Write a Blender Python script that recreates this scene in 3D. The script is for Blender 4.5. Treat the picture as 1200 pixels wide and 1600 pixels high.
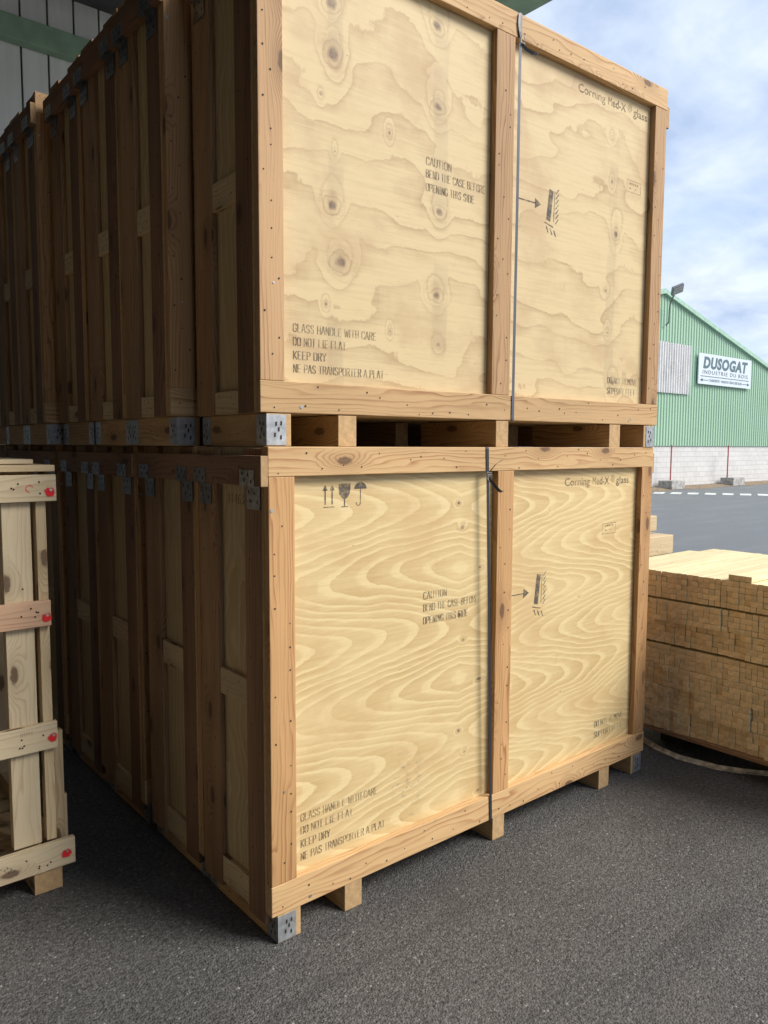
import bpy, bmesh, math, random
from mathutils import Vector, Matrix
sc = bpy.context.scene
for o in list(bpy.data.objects): bpy.data.objects.remove(o)
R = math.radians
# ------------------------------------------------------------------ camera
cam_d = bpy.data.cameras.new('camera'); cam = bpy.data.objects.new('camera', cam_d)
sc.collection.objects.link(cam); sc.camera = cam
cam_d.sensor_fit = 'VERTICAL'; cam_d.sensor_height = 36.0; cam_d.lens = 1196.39/1600*36
cam_d.clip_start = 0.05; cam_d.clip_end = 2000
AZ, PI_, RO = 0.6953, 0.0869, 0.0043
fw = Vector((math.sin(AZ)*math.cos(PI_), math.cos(AZ)*math.cos(PI_), -math.sin(PI_)))
rt = Vector((math.cos(AZ), -math.sin(AZ), 0)); up = rt.cross(fw)
rt2 = rt*math.cos(RO)+up*math.sin(RO); up2 = -rt*math.sin(RO)+up*math.cos(RO)
m = Matrix((rt2, up2, -fw)).transposed().to_4x4(); m.translation = Vector((-1.2141, -2.0029, 1.60))
cam.matrix_world = m
# ------------------------------------------------------------------ exposure
sc.view_settings.view_transform = 'Standard'; sc.view_settings.look = 'None'
sc.view_settings.gamma = 1; sc.view_settings.exposure = 1.12
sc.cycles.max_bounces = 8; sc.cycles.diffuse_bounces = 5
# ------------------------------------------------------------------ sky + sun
SUN_EL, SUN_AZ = 42.0, 142.0     # azimuth from +Y towards +X
w = bpy.data.worlds.new('World'); sc.world = w; w.use_nodes = True
nt = w.node_tree; N = nt.nodes; L = nt.links; N.clear()
sky = N.new('ShaderNodeTexSky'); sky.sky_type = 'NISHITA'; sky.sun_disc = False
sky.sun_elevation = R(SUN_EL); sky.sun_rotation = R(SUN_AZ); sky.air_density = 1.0; sky.dust_density = 1.5
tc = N.new('ShaderNodeTexCoord')
sep = N.new('ShaderNodeSeparateXYZ'); L.new(tc.outputs['Generated'], sep.inputs[0])
zz = N.new('ShaderNodeMath'); zz.operation = 'MAXIMUM'; L.new(sep.outputs[2], zz.inputs[0]); zz.inputs[1].default_value = 0.0
za = N.new('ShaderNodeMath'); za.operation = 'ADD'; L.new(zz.outputs[0], za.inputs[0]); za.inputs[1].default_value = 0.28
dv = N.new('ShaderNodeVectorMath'); dv.operation = 'DIVIDE'; L.new(tc.outputs['Generated'], dv.inputs[0])
cb = N.new('ShaderNodeCombineXYZ')
for i in range(3): L.new(za.outputs[0], cb.inputs[i])
L.new(cb.outputs[0], dv.inputs[1])
def wnoise(scale, det, rough, off):
    mp = N.new('ShaderNodeMapping'); mp.inputs['Location'].default_value = off; L.new(dv.outputs[0], mp.inputs[0])
    n = N.new('ShaderNodeTexNoise'); n.inputs['Scale'].default_value = scale; n.inputs['Detail'].default_value = det
    n.inputs['Roughness'].default_value = rough; n.inputs['Distortion'].default_value = 0.25
    L.new(mp.outputs[0], n.inputs['Vector']); return n
n1 = wnoise(1.9, 9, 0.56, (3.1, 1.7, 0)); n2 = wnoise(4.6, 8, 0.55, (9.1, 4.7, 2))
cr = N.new('ShaderNodeValToRGB'); L.new(n1.outputs['Fac'], cr.inputs[0])
cr.color_ramp.elements[0].position = 0.30; cr.color_ramp.elements[0].color = (0.42, 0.42, 0.42, 1)
cr.color_ramp.elements[1].position = 0.62; cr.color_ramp.elements[1].color = (1, 1, 1, 1)
ccol = N.new('ShaderNodeValToRGB'); L.new(n2.outputs['Fac'], ccol.inputs[0])
ccol.color_ramp.elements[0].position = 0.34; ccol.color_ramp.elements[0].color = (0.245, 0.305, 0.42, 1)
ccol.color_ramp.elements[1].position = 0.66; ccol.color_ramp.elements[1].color = (0.425, 0.47, 0.54, 1)
skm = N.new('ShaderNodeVectorMath'); skm.operation = 'SCALE'; skm.inputs['Scale'].default_value = 0.10
L.new(sky.outputs[0], skm.inputs[0])
mx = N.new('ShaderNodeMix'); mx.data_type = 'RGBA'
L.new(cr.outputs[0], mx.inputs[0]); L.new(skm.outputs[0], mx.inputs[6]); L.new(ccol.outputs[0], mx.inputs[7])
sc10 = N.new('ShaderNodeVectorMath'); sc10.operation = 'SCALE'; sc10.inputs['Scale'].default_value = 10.0
L.new(mx.outputs[2], sc10.inputs[0])
bg = N.new('ShaderNodeBackground'); bg.inputs['Strength'].default_value = 0.10
L.new(sc10.outputs[0], bg.inputs[0]); ow = N.new('ShaderNodeOutputWorld'); L.new(bg.outputs[0], ow.inputs[0])
sun_d = bpy.data.lights.new('sun', 'SUN'); sun_d.energy = 2.15; sun_d.angle = R(28); sun_d.color = (1.0, 0.94, 0.85)
sun = bpy.data.objects.new('sun', sun_d); sc.collection.objects.link(sun)
sd = Vector((math.sin(R(SUN_AZ))*math.cos(R(SUN_EL)), math.cos(R(SUN_AZ))*math.cos(R(SUN_EL)), math.sin(R(SUN_EL))))
sun.rotation_euler = sd.to_track_quat('Z', 'Y').to_euler(); sun.location = (20, -20, 30)

# ------------------------------------------------------------------ node helper
class NG:
    def __init__(s, name):
        s.m = bpy.data.materials.new(name); s.m.use_nodes = True
        s.t = s.m.node_tree; s.n = s.t.nodes; s.l = s.t.links; s.n.clear()
        s.out = s.n.new('ShaderNodeOutputMaterial'); s.b = s.n.new('ShaderNodeBsdfPrincipled')
        s.l.new(s.b.outputs[0], s.out.inputs[0]); s.b.inputs['Roughness'].default_value = 0.75
    def set(s, sock, v):
        if isinstance(v, bpy.types.NodeSocket): s.l.new(v, sock)
        elif v is not None: sock.default_value = v
    def math(s, op, a, b=None, c=None, clamp=False):
        n = s.n.new('ShaderNodeMath'); n.operation = op; n.use_clamp = clamp
        s.set(n.inputs[0], a)
        if b is not None: s.set(n.inputs[1], b)
        if c is not None: s.set(n.inputs[2], c)
        return n.outputs[0]
    def vmath(s, op, a, b=None):
        n = s.n.new('ShaderNodeVectorMath'); n.operation = op; s.set(n.inputs[0], a)
        if b is not None: s.set(n.inputs[1], b)
        return n.outputs['Value'] if op in ('LENGTH', 'DOT_PRODUCT') else n.outputs[0]
    def uv(s): return s.n.new('ShaderNodeTexCoord').outputs['UV']
    def obj(s): return s.n.new('ShaderNodeTexCoord').outputs['Object']
    def rnd(s): return s.n.new('ShaderNodeObjectInfo').outputs['Random']
    def map(s, v, scale=(1, 1, 1), loc=(0, 0, 0)):
        n = s.n.new('ShaderNodeMapping'); s.set(n.inputs[0], v)
        n.inputs['Scale'].default_value = scale; n.inputs['Location'].default_value = loc; return n.outputs[0]
    def noise(s, v, scale=1, detail=4, rough=0.55, dist=0.0, col=False):
        n = s.n.new('ShaderNodeTexNoise'); s.set(n.inputs['Vector'], v); n.inputs['Scale'].default_value = scale
        n.inputs['Detail'].default_value = detail; n.inputs['Roughness'].default_value = rough
        n.inputs['Distortion'].default_value = dist
        return n.outputs['Color'] if col else n.outputs['Fac']
    def vor(s, v, scale=1, feat='F1', out='Distance', dim='3D'):
        n = s.n.new('ShaderNodeTexVoronoi'); n.voronoi_dimensions = dim; n.feature = feat; s.set(n.inputs['Vector'], v)
        n.inputs['Scale'].default_value = scale; return n.outputs[out]
    def rng(s, v, a, b, c=0.0, d=1.0, smooth=True):
        n = s.n.new('ShaderNodeMapRange'); s.set(n.inputs[0], v)
        n.interpolation_type = 'SMOOTHSTEP' if smooth else 'LINEAR'
        for i, x in enumerate((a, b, c, d)): n.inputs[i+1].default_value = x
        return n.outputs[0]
    def ramp(s, v, stops):
        n = s.n.new('ShaderNodeValToRGB'); s.set(n.inputs[0], v); e = n.color_ramp.elements
        while len(e) < len(stops): e.new(0.5)
        for k, (p, c) in enumerate(stops): e[k].position = p; e[k].color = tuple(c)+(1,) if len(c) == 3 else c
        return n.outputs[0]
    def mix(s, f, a, b, mode='MIX'):
        n = s.n.new('ShaderNodeMix'); n.data_type = 'RGBA'; n.blend_type = mode
        s.set(n.inputs[0], f)
        for i, x in ((6, a), (7, b)):
            if not isinstance(x, bpy.types.NodeSocket): x = tuple(x)+(1,) if len(x) == 3 else x
            s.set(n.inputs[i], x)
        return n.outputs[2]
    def sep(s, v):
        n = s.n.new('ShaderNodeSeparateXYZ'); s.set(n.inputs[0], v); return n.outputs
    def comb(s, x=0.0, y=0.0, z=0.0):
        n = s.n.new('ShaderNodeCombineXYZ')
        for i, a in enumerate((x, y, z)): s.set(n.inputs[i], a)
        return n.outputs[0]
    def color(s, c):
        if not isinstance(c, bpy.types.NodeSocket): c = tuple(c)+(1,) if len(c) == 3 else c
        s.set(s.b.inputs['Base Color'], c)
    def bump(s, h, strength=0.3, dist=0.002):
        n = s.n.new('ShaderNodeBump'); n.inputs['Strength'].default_value = strength
        n.inputs['Distance'].default_value = dist; s.set(n.inputs['Height'], h)
        s.l.new(n.outputs[0], s.b.inputs['Normal'])

def flat_mat(name, c, rough=0.7, metal=0.0, var=0.12, scale=6):
    g = NG(name); n = g.noise(g.obj(), scale, 5)
    f = g.rng(n, 0.3, 0.7, 1-var, 1+var)
    g.color(g.mix(1.0, c, g.comb(f, f, f), 'MULTIPLY'))
    g.b.inputs['Roughness'].default_value = rough; g.b.inputs['Metallic'].default_value = metal
    return g.m

# sawn timber: UV u runs along the grain (metres), v across
def timber_mat(name, light, dark, freq=55, knots=1.0, streak=0.55, tint=0.18):
    g = NG(name); uv = g.uv(); s = g.sep(uv); r = g.rnd()
    off = g.comb(g.math('MULTIPLY', r, 37.0), g.math('MULTIPLY', r, 11.0), 0)
    p = g.vmath('ADD', uv, off)
    # knots: stretched voronoi
    kd = g.vor(g.map(p, (3.0, 7.5, 1)), 1.0, dim='2D')
    kcol = g.vor(g.map(p, (3.0, 7.5, 1)), 1.0, out='Color', dim='2D')
    ks = g.sep(kcol)[0]
    on = g.rng(ks, 0.52, 0.58)
    kj = g.math('ADD', kd, g.math('MULTIPLY', g.math('SUBTRACT', g.noise(g.map(p, (60, 60, 1)), 1.0, 3), 0.5), 0.08))
    kin = g.math('MULTIPLY', on, g.rng(kj, 0.07, 0.12, 1.0, 0.0))
    kw = g.math('MULTIPLY', on, g.rng(kd, 0.0, 0.42, 1.0, 0.0))
    wv = g.noise(g.map(p, (1.3, 7.0, 1)), 1.0, 3, 0.5)
    ph = g.math('ADD', g.math('MULTIPLY', g.sep(p)[1], float(freq)), g.math('MULTIPLY', wv, 9.0))
    ph = g.math('ADD', ph, g.math('MULTIPLY', kw, 4.6*knots))
    fr = g.math('FRACT', ph)
    band = g.ramp(fr, [(0.0, (0, 0, 0)), (0.55, (0.22, 0.22, 0.22)), (0.86, (1, 1, 1)), (0.93, (0.9, 0.9, 0.9)), (1.0, (0, 0, 0))])
    fib = g.noise(g.map(p, (7, 300, 1)), 1.0, 4, 0.65)
    big = g.noise(g.map(p, (0.9, 5, 1)), 1.0, 3)
    amp = g.rng(g.noise(g.map(p, (1.2, 16, 1), (5, 5, 0)), 1.0, 3), 0.35, 0.65, 0.25, 1.25)
    f = g.math('MULTIPLY', g.math('MULTIPLY', band, amp), streak*1.35)
    f = g.math('ADD', f, g.math('MULTIPLY', g.math('SUBTRACT', fib, 0.5), 0.75), clamp=True)
    c = g.mix(f, light, dark)
    tv = g.rng(big, 0.2, 0.8, 1-tint, 1+tint*0.6); tr = g.rng(r, 0, 1, 1-tint*0.7, 1+tint*0.45, False)
    t2 = g.math('MULTIPLY', tv, tr)
    c = g.mix(1.0, c, g.comb(t2, g.math('POWER', t2, 1.08), g.math('POWER', t2, 1.2)), 'MULTIPLY')
    c = g.mix(g.math('MULTIPLY', kw, 0.35*knots), c, tuple(x*0.6 for x in dark))
    c = g.mix(g.math('MULTIPLY', kin, 0.75*knots), c, (0.085, 0.042, 0.022))
    dirt = g.noise(g.map(p, (5, 14, 1)), 1.0, 7, 0.7)
    c = g.mix(g.rng(dirt, 0.62, 0.78, 0.0, 0.28), c, (0.10, 0.075, 0.05))
    g.color(c); g.bump(g.math('ADD', fib, g.math('MULTIPLY', band, 0.5)), 0.25, 0.0012)
    g.b.inputs['Roughness'].default_value = 0.72
    return g.m

def endgrain_mat(name, light, dark):
    g = NG(name); uv0 = g.uv(); fl_ = g.vmath('FLOOR', uv0); uv = g.vmath('SUBTRACT', uv0, fl_)
    wn = g.n.new('ShaderNodeTexWhiteNoise'); wn.noise_dimensions = '2D'; g.l.new(fl_, wn.inputs['Vector']); r = wn.outputs['Value']
    cx = g.math('SUBTRACT', g.math('MULTIPLY', r, 0.3), 0.15)
    p = g.vmath('SUBTRACT', uv, g.comb(cx, -0.09, 0))
    d = g.vmath('LENGTH', g.vmath('ADD', p, g.comb(0, g.math('MULTIPLY', g.noise(uv, 9, 2), 0.02), 0)))
    band = g.ramp(g.math('FRACT', g.math('MULTIPLY', d, 190.0)), [(0, (0, 0, 0)), (0.7, (0.6, 0.6, 0.6)), (0.9, (1, 1, 1)), (1, (0, 0, 0))])
    n = g.noise(uv, 40, 5, 0.65)
    c = g.mix(g.math('MULTIPLY', band, 0.5), light, dark)
    t = g.math('MULTIPLY', g.rng(n, 0.25, 0.75, 0.75, 1.12), g.rng(r, 0, 1, 0.84, 1.10, False))
    c = g.mix(1.0, c, g.comb(t, t, t), 'MULTIPLY')
    g.color(c); g.bump(n, 0.4, 0.001); g.b.inputs['Roughness'].default_value = 0.85
    return g.m

# rotary cut plywood. UV = (u, z) in metres on the panel
def ply_mat(name, kind, knots, light=(0.73, 0.58, 0.31), mid=(0.54, 0.375, 0.165), vertical=False):
    g = NG(name); uv = g.uv(); s = g.sep(uv); u, z = s[0], s[1]
    if kind != 'plain': base = uv
    else:
        r = g.rnd(); base = g.vmath('ADD', uv, g.comb(g.math('MULTIPLY', r, 23.0), g.math('MULTIPLY', r, 41.0), 0))
        s = g.sep(base); u, z = s[0], s[1]
    w1 = g.noise(g.map(base, (1.4, 2.6, 1)), 1.0, 3, 0.5); w2 = g.noise(g.map(base, (4.5, 9.0, 1), (4, 2, 0)), 1.0, 3, 0.5)
    warp = g.math('ADD', g.math('MULTIPLY', g.math('SUBTRACT', w1, 0.5), 0.22 if kind != 'cathedral' else 0.12), g.math('MULTIPLY', g.math('SUBTRACT', w2, 0.5), 0.06 if kind != 'cathedral' else 0.022))
    jit = g.math('MULTIPLY', g.math('SUBTRACT', g.noise(g.map(base, (60, 14, 1)), 1.0, 3, 0.6), 0.5), 0.20)
    if kind == 'cathedral':
        zw = g.math('ADD', z, warp)
        cs = g.math('COSINE', g.math('MULTIPLY', g.math('SUBTRACT', zw, 0.695), 2*math.pi/0.4535))
        left = g.math('LESS_THAN', u, 1.05)
        du = g.math('ABSOLUTE', g.math('SUBTRACT', u, 0.862))
        phl = g.math('ADD', g.math('MULTIPLY', g.math('SUBTRACT', 1.0, cs), 2.8), g.math('MULTIPLY', du, 6.5))
        cs2 = g.math('COSINE', g.math('MULTIPLY', g.math('SUBTRACT', zw, 0.62), 2*math.pi/0.37))
        du2 = g.math('ABSOLUTE', g.math('SUBTRACT', u, 1.08))
        phr = g.math('ADD', g.math('MULTIPLY', g.math('SUBTRACT', 1.0, cs2), 2.7), g.math('MULTIPLY', du2, 7.5))
        phr = g.math('ADD', phr, 0.6)
        ph = g.math('ADD', g.math('MULTIPLY', left, phl), g.math('MULTIPLY', g.math('SUBTRACT', 1.0, left), phr))
    elif kind == 'patchy':
        ph = g.math('ADD', g.math('MULTIPLY', g.math('ADD', z, g.math('MULTIPLY', warp, 1.6)), 7.0), g.math('MULTIPLY', w1, 3.0))
    else:
        ph = g.math('ADD', g.math('MULTIPLY', g.math('ADD', z, g.math('MULTIPLY', warp, 1.2)), 26.0), g.math('MULTIPLY', w1, 2.0))
    ph = g.math('ADD', ph, jit)
    core = None; halo = None; ring = None
    kj = g.math('ADD', g.math('MULTIPLY', g.math('SUBTRACT', g.noise(g.map(base, (38, 38, 1)), 1.0, 4), 0.5), 0.7), g.math('MULTIPLY', g.math('SUBTRACT', g.noise(g.map(base, (13, 13, 1)), 1.0, 2), 0.5), 2.0))
    for (ku, kz, rx, rz, a) in knots:
        d = g.vmath('LENGTH', g.vmath('MULTIPLY', g.vmath('SUBTRACT', base, (ku, kz, 0)), ((1/rx, 1/rz, 0) if kind != 'patchy' else (.95/rx, .50/rz, 0))))
        if kind == 'patchy': d = g.math('ADD', d, g.math('MULTIPLY', g.math('SUBTRACT', w2, 0.5), 2.4))
        d0 = g.math('ADD', g.vmath('LENGTH', g.vmath('MULTIPLY', g.vmath('SUBTRACT', base, (ku, kz, 0)), (1/rx, 1/rz, 0))), kj)
        h = g.rng(d, 0.0, 3.6, a, 0.0); h = g.math('MULTIPLY', h, h) if False else h
        c_ = g.rng(d0, 0.45, 0.75, min(1.0, a), 0.0)
        rg = g.math('MULTIPLY', g.rng(d0, 0.7, 3.2, a, 0.0), g.ramp(g.math('FRACT', g.math('MULTIPLY', d0, 1.15)), [(0.0, (0, 0, 0)), (0.55, (0.1, 0.1, 0.1)), (0.85, (1, 1, 1)), (1.0, (0, 0, 0))]))
        ring = rg if ring is None else g.math('MAXIMUM', ring, rg)
        core = c_ if core is None else g.math('MAXIMUM', core, c_)
        halo = h if halo is None else g.math('MAXIMUM', halo, h)
    if halo is not None: ph = g.math('ADD', ph, g.math('MULTIPLY', halo, 2.1 if kind == 'patchy' else 1.6))
    fr = g.math('FRACT', ph)
    if kind == 'patchy':
        band = g.ramp(fr, [(0, (0, 0, 0)), (0.5, (0.12, 0.12, 0.12)), (0.80, (0.55, 0.55, 0.55)), (0.93, (1, 1, 1)), (0.97, (0, 0, 0))])
    else:
        band = g.ramp(fr, [(0, (0, 0, 0)), (0.22, (0.18, 0.18, 0.18)), (0.34, (0.62, 0.62, 0.62)), (0.86, (0.9, 0.9, 0.9)), (0.95, (1, 1, 1)), (1.0, (0, 0, 0))])
    md = g.noise(g.map(base, (2.2, 4, 1), (7, 3, 1)), 1.0, 4)
    amp = g.rng(md, 0.3, 0.7, 0.35 if kind == 'patchy' else 0.45, 1.0)
    fib = g.noise(g.map(base, (14, 260, 1)), 1.0, 3, 0.6)
    fb2 = g.noise(g.map(base, (3.2, 75, 1), (2, 6, 1)), 1.0, 4, 0.6)
    f = g.math('ADD', g.math('MULTIPLY', band, amp), g.math('MULTIPLY', g.math('SUBTRACT', fib, 0.5), 0.7))
    f = g.math('ADD', f, g.math('MULTIPLY', g.math('SUBTRACT', fb2, 0.5), 1.0), clamp=True)
    c = g.mix(f, light, mid)
    blot = g.noise(g.map(base, (2.8, 3.6, 1), (1, 8, 3)), 1.0, 4, 0.6)
    c = g.mix(g.rng(blot, 0.48, 0.66, 0.0, 0.45), c, tuple(x*k for x, k in zip(mid, (1.05, 1.0, 1.05))))
    if core is not None:
        kn = g.noise(g.map(base, (45, 45, 1)), 1.0, 3)
        c = g.mix(g.rng(halo, 0.66, 0.95, 0.0, 0.30), c, (0.30, 0.19, 0.10))
        c = g.mix(g.math('MULTIPLY', core, g.rng(kn, 0.3, 0.7, 0.6, 0.97)), c, (0.10, 0.055, 0.045))
        c = g.mix(g.math('MULTIPLY', ring, 0.6), c, (0.27, 0.165, 0.085))
    # small checks, scuffs and faint grime
    ck = g.noise(g.map(base, (24, 150, 1), (3, 3, 3)), 1.0, 2, 0.5)
    c = g.mix(g.rng(ck, 0.735, 0.77, 0.0, 0.5), c, (0.22, 0.14, 0.08))
    gr = g.noise(g.map(base, (9, 5, 1), (2, 9, 5)), 1.0, 8, 0.72)
    c = g.mix(g.rng(gr, 0.58, 0.80, 0.0, 0.30), c, (0.25, 0.20, 0.15))
    if kind == 'cathedral':      # grey scuff where a lashing rubbed
        d = g.vmath('LENGTH', g.vmath('MULTIPLY', g.vmath('SUBTRACT', base, (0.60, 0.36, 0)), (1/0.09, 1/0.17, 0)))
        sm = g.math('MULTIPLY', g.rng(d, 0.2, 1.2, 1.0, 0.0), g.rng(g.noise(g.map(base, (22, 45, 1)), 1.0, 6, 0.7), 0.50, 0.68))
        c = g.mix(g.math('MULTIPLY', sm, 0.6), c, (0.13, 0.125, 0.12))
    if kind == 'patchy':         # damp, greyer vertical bands
        for (bu, bw) in ((0.76, 0.035), (1.785, 0.03), (0.30, 0.03)):
            e = g.math('ABSOLUTE', g.math('SUBTRACT', g.math('ADD', u, g.math('MULTIPLY', warp, 0.2)), bu))
            k = g.math('MULTIPLY', g.rng(e, bw*0.8, bw*1.2, 1.0, 0.0), g.rng(g.noise(g.map(base, (2, 4.5, 1), (bu*9, 2, 1)), 1.0, 2), 0.42, 0.56))
            c = g.mix(g.math('MULTIPLY', k, 0.26), c, (0.36, 0.28, 0.17))
    g.color(c); g.bump(g.math('ADD', fib, g.math('MULTIPLY', gr, 0.6)), 0.15, 0.001)
    g.b.inputs['Roughness'].default_value = 0.62
    return g.m

M = {}
M['rail'] = timber_mat('timber_tan', (0.60, 0.395, 0.195), (0.34, 0.165, 0.065), 55)
M['rail_low'] = timber_mat('timber_honey', (0.66, 0.44, 0.215), (0.40, 0.19, 0.075), 48)
M['stile'] = timber_mat('timber_orange', (0.54, 0.315, 0.135), (0.30, 0.125, 0.045), 60)
M['stile_up'] = timber_mat('timber_brown', (0.50, 0.31, 0.155), (0.27, 0.13, 0.058), 60)
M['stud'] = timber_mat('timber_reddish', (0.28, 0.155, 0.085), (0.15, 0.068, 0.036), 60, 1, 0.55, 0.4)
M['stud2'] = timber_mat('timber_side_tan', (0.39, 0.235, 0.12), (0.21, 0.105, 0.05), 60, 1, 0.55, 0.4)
M['pale'] = timber_mat('timber_pale', (0.64, 0.50, 0.30), (0.42, 0.27, 0.13), 50, 1.0, 0.45, 0.12)
M['white'] = timber_mat('timber_whitish', (0.66, 0.545, 0.36), (0.46, 0.33, 0.19), 42, 1.1, 0.4, 0.1)
M['pink'] = timber_mat('timber_pinkish', (0.58, 0.37, 0.235), (0.38, 0.20, 0.11), 50, 1.0, 0.5, 0.1)
M['cut'] = timber_mat('timber_fresh_yellow', (0.84, 0.74, 0.46), (0.74, 0.58, 0.29), 24, 0.0, 0.5, 0.14)
M['end'] = endgrain_mat('end_grain', (0.56, 0.375, 0.19), (0.40, 0.235, 0.10))
M['end_stack'] = endgrain_mat('end_grain_stack', (0.86, 0.65, 0.39), (0.72, 0.50, 0.27))
K1 = [(0.85, 1.384, .010, .008, 1), (0.872, 1.29, .012, .010, .7), (0.973, 1.127, .012, .006, .9), (0.859, 0.955, .009, .008, 1),
      (0.882, 0.851, .010, .008, .6), (0.976, 0.681, .014, .006, .9), (0.864, 0.496, .010, .008, 1), (0.898, 0.402, .010, .008, .7), (0.978, 0.222, .014, .006, .8),
      (1.62, 0.93, .006, .005, .8), (1.50, 0.52, .006, .005, .7), (1.40, 1.33, .005, .005, .8)]
K2 = [(0.294, 2.847, .026, .028, 1), (0.288, 2.378, .022, .020, 1), (0.318, 2.196, .030, .022, 1), (0.745, 2.8, .024, .018, 1), (0.755, 2.44, .022, .016, .9),
      (0.743, 2.144, .024, .018, 1), (0.74, 3.075, .024, .018, .9), (0.755, 1.97, .016, .010, .6), (0.523, 2.66, .009, .009, .9), (0.262, 2.059, .009, .008, .9),
      (0.53, 1.996, .007, .007, .9), (0.298, 2.547, .008, .008, .7), (0.244, 2.713, .008, .008, .6), (0.282, 2.998, .026, .022, .9), (1.766, 2.951, .012, .010, .6),
      (1.776, 2.758, .010, .010, .8), (1.815, 2.545, .020, .020, 1), (1.752, 2.286, .014, .009, .6), (1.775, 2.106, .010, .010, .8), (1.819, 1.887, .022, .018, .9)]
ZU = 1.595
K2 = [(a, b-ZU, c, d, e) for a, b, c, d, e in K2]
M['ply_low'] = ply_mat('plywood_cathedral', 'cathedral', K1)
M['ply_up'] = ply_mat('plywood_knotty', 'patchy', K2, (0.66, 0.515, 0.285), (0.45, 0.31, 0.155))
M['ply_side'] = ply_mat('plywood_side', 'plain', [], (0.60, 0.475, 0.275), (0.45, 0.32, 0.16))
M['nail'] = flat_mat('nail_hole', (0.035, 0.022, 0.015), 0.8)
M['screw'] = flat_mat('screw_head', (0.42, 0.42, 0.40), 0.4, 0.7)
def galv(name, lo, hi, met):
    g = NG(name); v = g.vor(g.obj(), 90, out='Color'); n = g.noise(g.obj(), 25, 5)
    f = g.math('ADD', g.math('MULTIPLY', g.sep(v)[0], 0.10), g.rng(n, 0.3, 0.7, lo, hi))
    g.color(g.comb(f, g.math('MULTIPLY', f, 1.04), g.math('MULTIPLY', f, 1.08)))
    g.b.inputs['Metallic'].default_value = met; g.b.inputs['Roughness'].default_value = 0.38; g.bump(n, 0.3, 0.002)
    return g.m
M['galv'] = galv('galvanised_steel', .30, .46, .6); M['galv_shade'] = galv('galvanised_steel_shaded', .14, .26, .85)  # second one darkened: shade of the crate sides put into the steel
def ink_mat(name, c, lo=0.36, hi=0.60, cov=0.95):
    g = NG(name); n = g.noise(g.obj(), 55, 6, 0.7); n2 = g.noise(g.obj(), 4, 2)
    a = g.math('MULTIPLY', g.rng(n, lo, hi, 0.45, 1.0), g.rng(n2, 0.30, 0.6, 0.55, cov))
    g.color(c); g.b.inputs['Roughness'].default_value = 0.8
    tr = g.n.new('ShaderNodeBsdfTransparent'); ms = g.n.new('ShaderNodeMixShader')
    g.l.new(a, ms.inputs[0]); g.l.new(tr.outputs[0], ms.inputs[1]); g.l.new(g.b.outputs[0], ms.inputs[2]); g.l.new(ms.outputs[0], g.out.inputs[0])
    return g.m
M['ink'] = ink_mat('stencil_ink', (0.085, 0.065, 0.05), cov=0.74)
M['ink_grey'] = ink_mat('stencil_ink_grey', (0.10, 0.09, 0.085), cov=0.88)
M['ink_faint'] = ink_mat('stamp_ink_faint', (0.10, 0.05, 0.03), cov=0.7)
g = NG('red_spray_spot'); d_ = g.vmath('LENGTH', g.vmath('SUBTRACT', g.uv(), (0.5, 0.5, 0)))
d_ = g.math('ADD', d_, g.math('MULTIPLY', g.math('SUBTRACT', g.noise(g.obj(), 60, 5), .5), .42))
g.color((0.72, 0.012, 0.018)); tr_ = g.n.new('ShaderNodeBsdfTransparent'); ms_ = g.n.new('ShaderNodeMixShader')
g.l.new(g.rng(d_, .26, .50, 1.0, 0.0), ms_.inputs[0]); g.l.new(tr_.outputs[0], ms_.inputs[1]); g.l.new(g.b.outputs[0], ms_.inputs[2]); g.l.new(ms_.outputs[0], g.out.inputs[0]); M['spot'] = g.m
M['red'] = ink_mat('red_spray', (0.75, 0.015, 0.02), 0.1, 0.3, 1.0)
M['strap'] = flat_mat('strap_black', (0.028, 0.03, 0.036), 0.42)
M['strap_grey'] = flat_mat('strap_grey', (0.085, 0.095, 0.125), 0.38)
M['wire'] = flat_mat('buckle_wire', (0.6, 0.6, 0.58), 0.3, 0.9)

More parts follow.
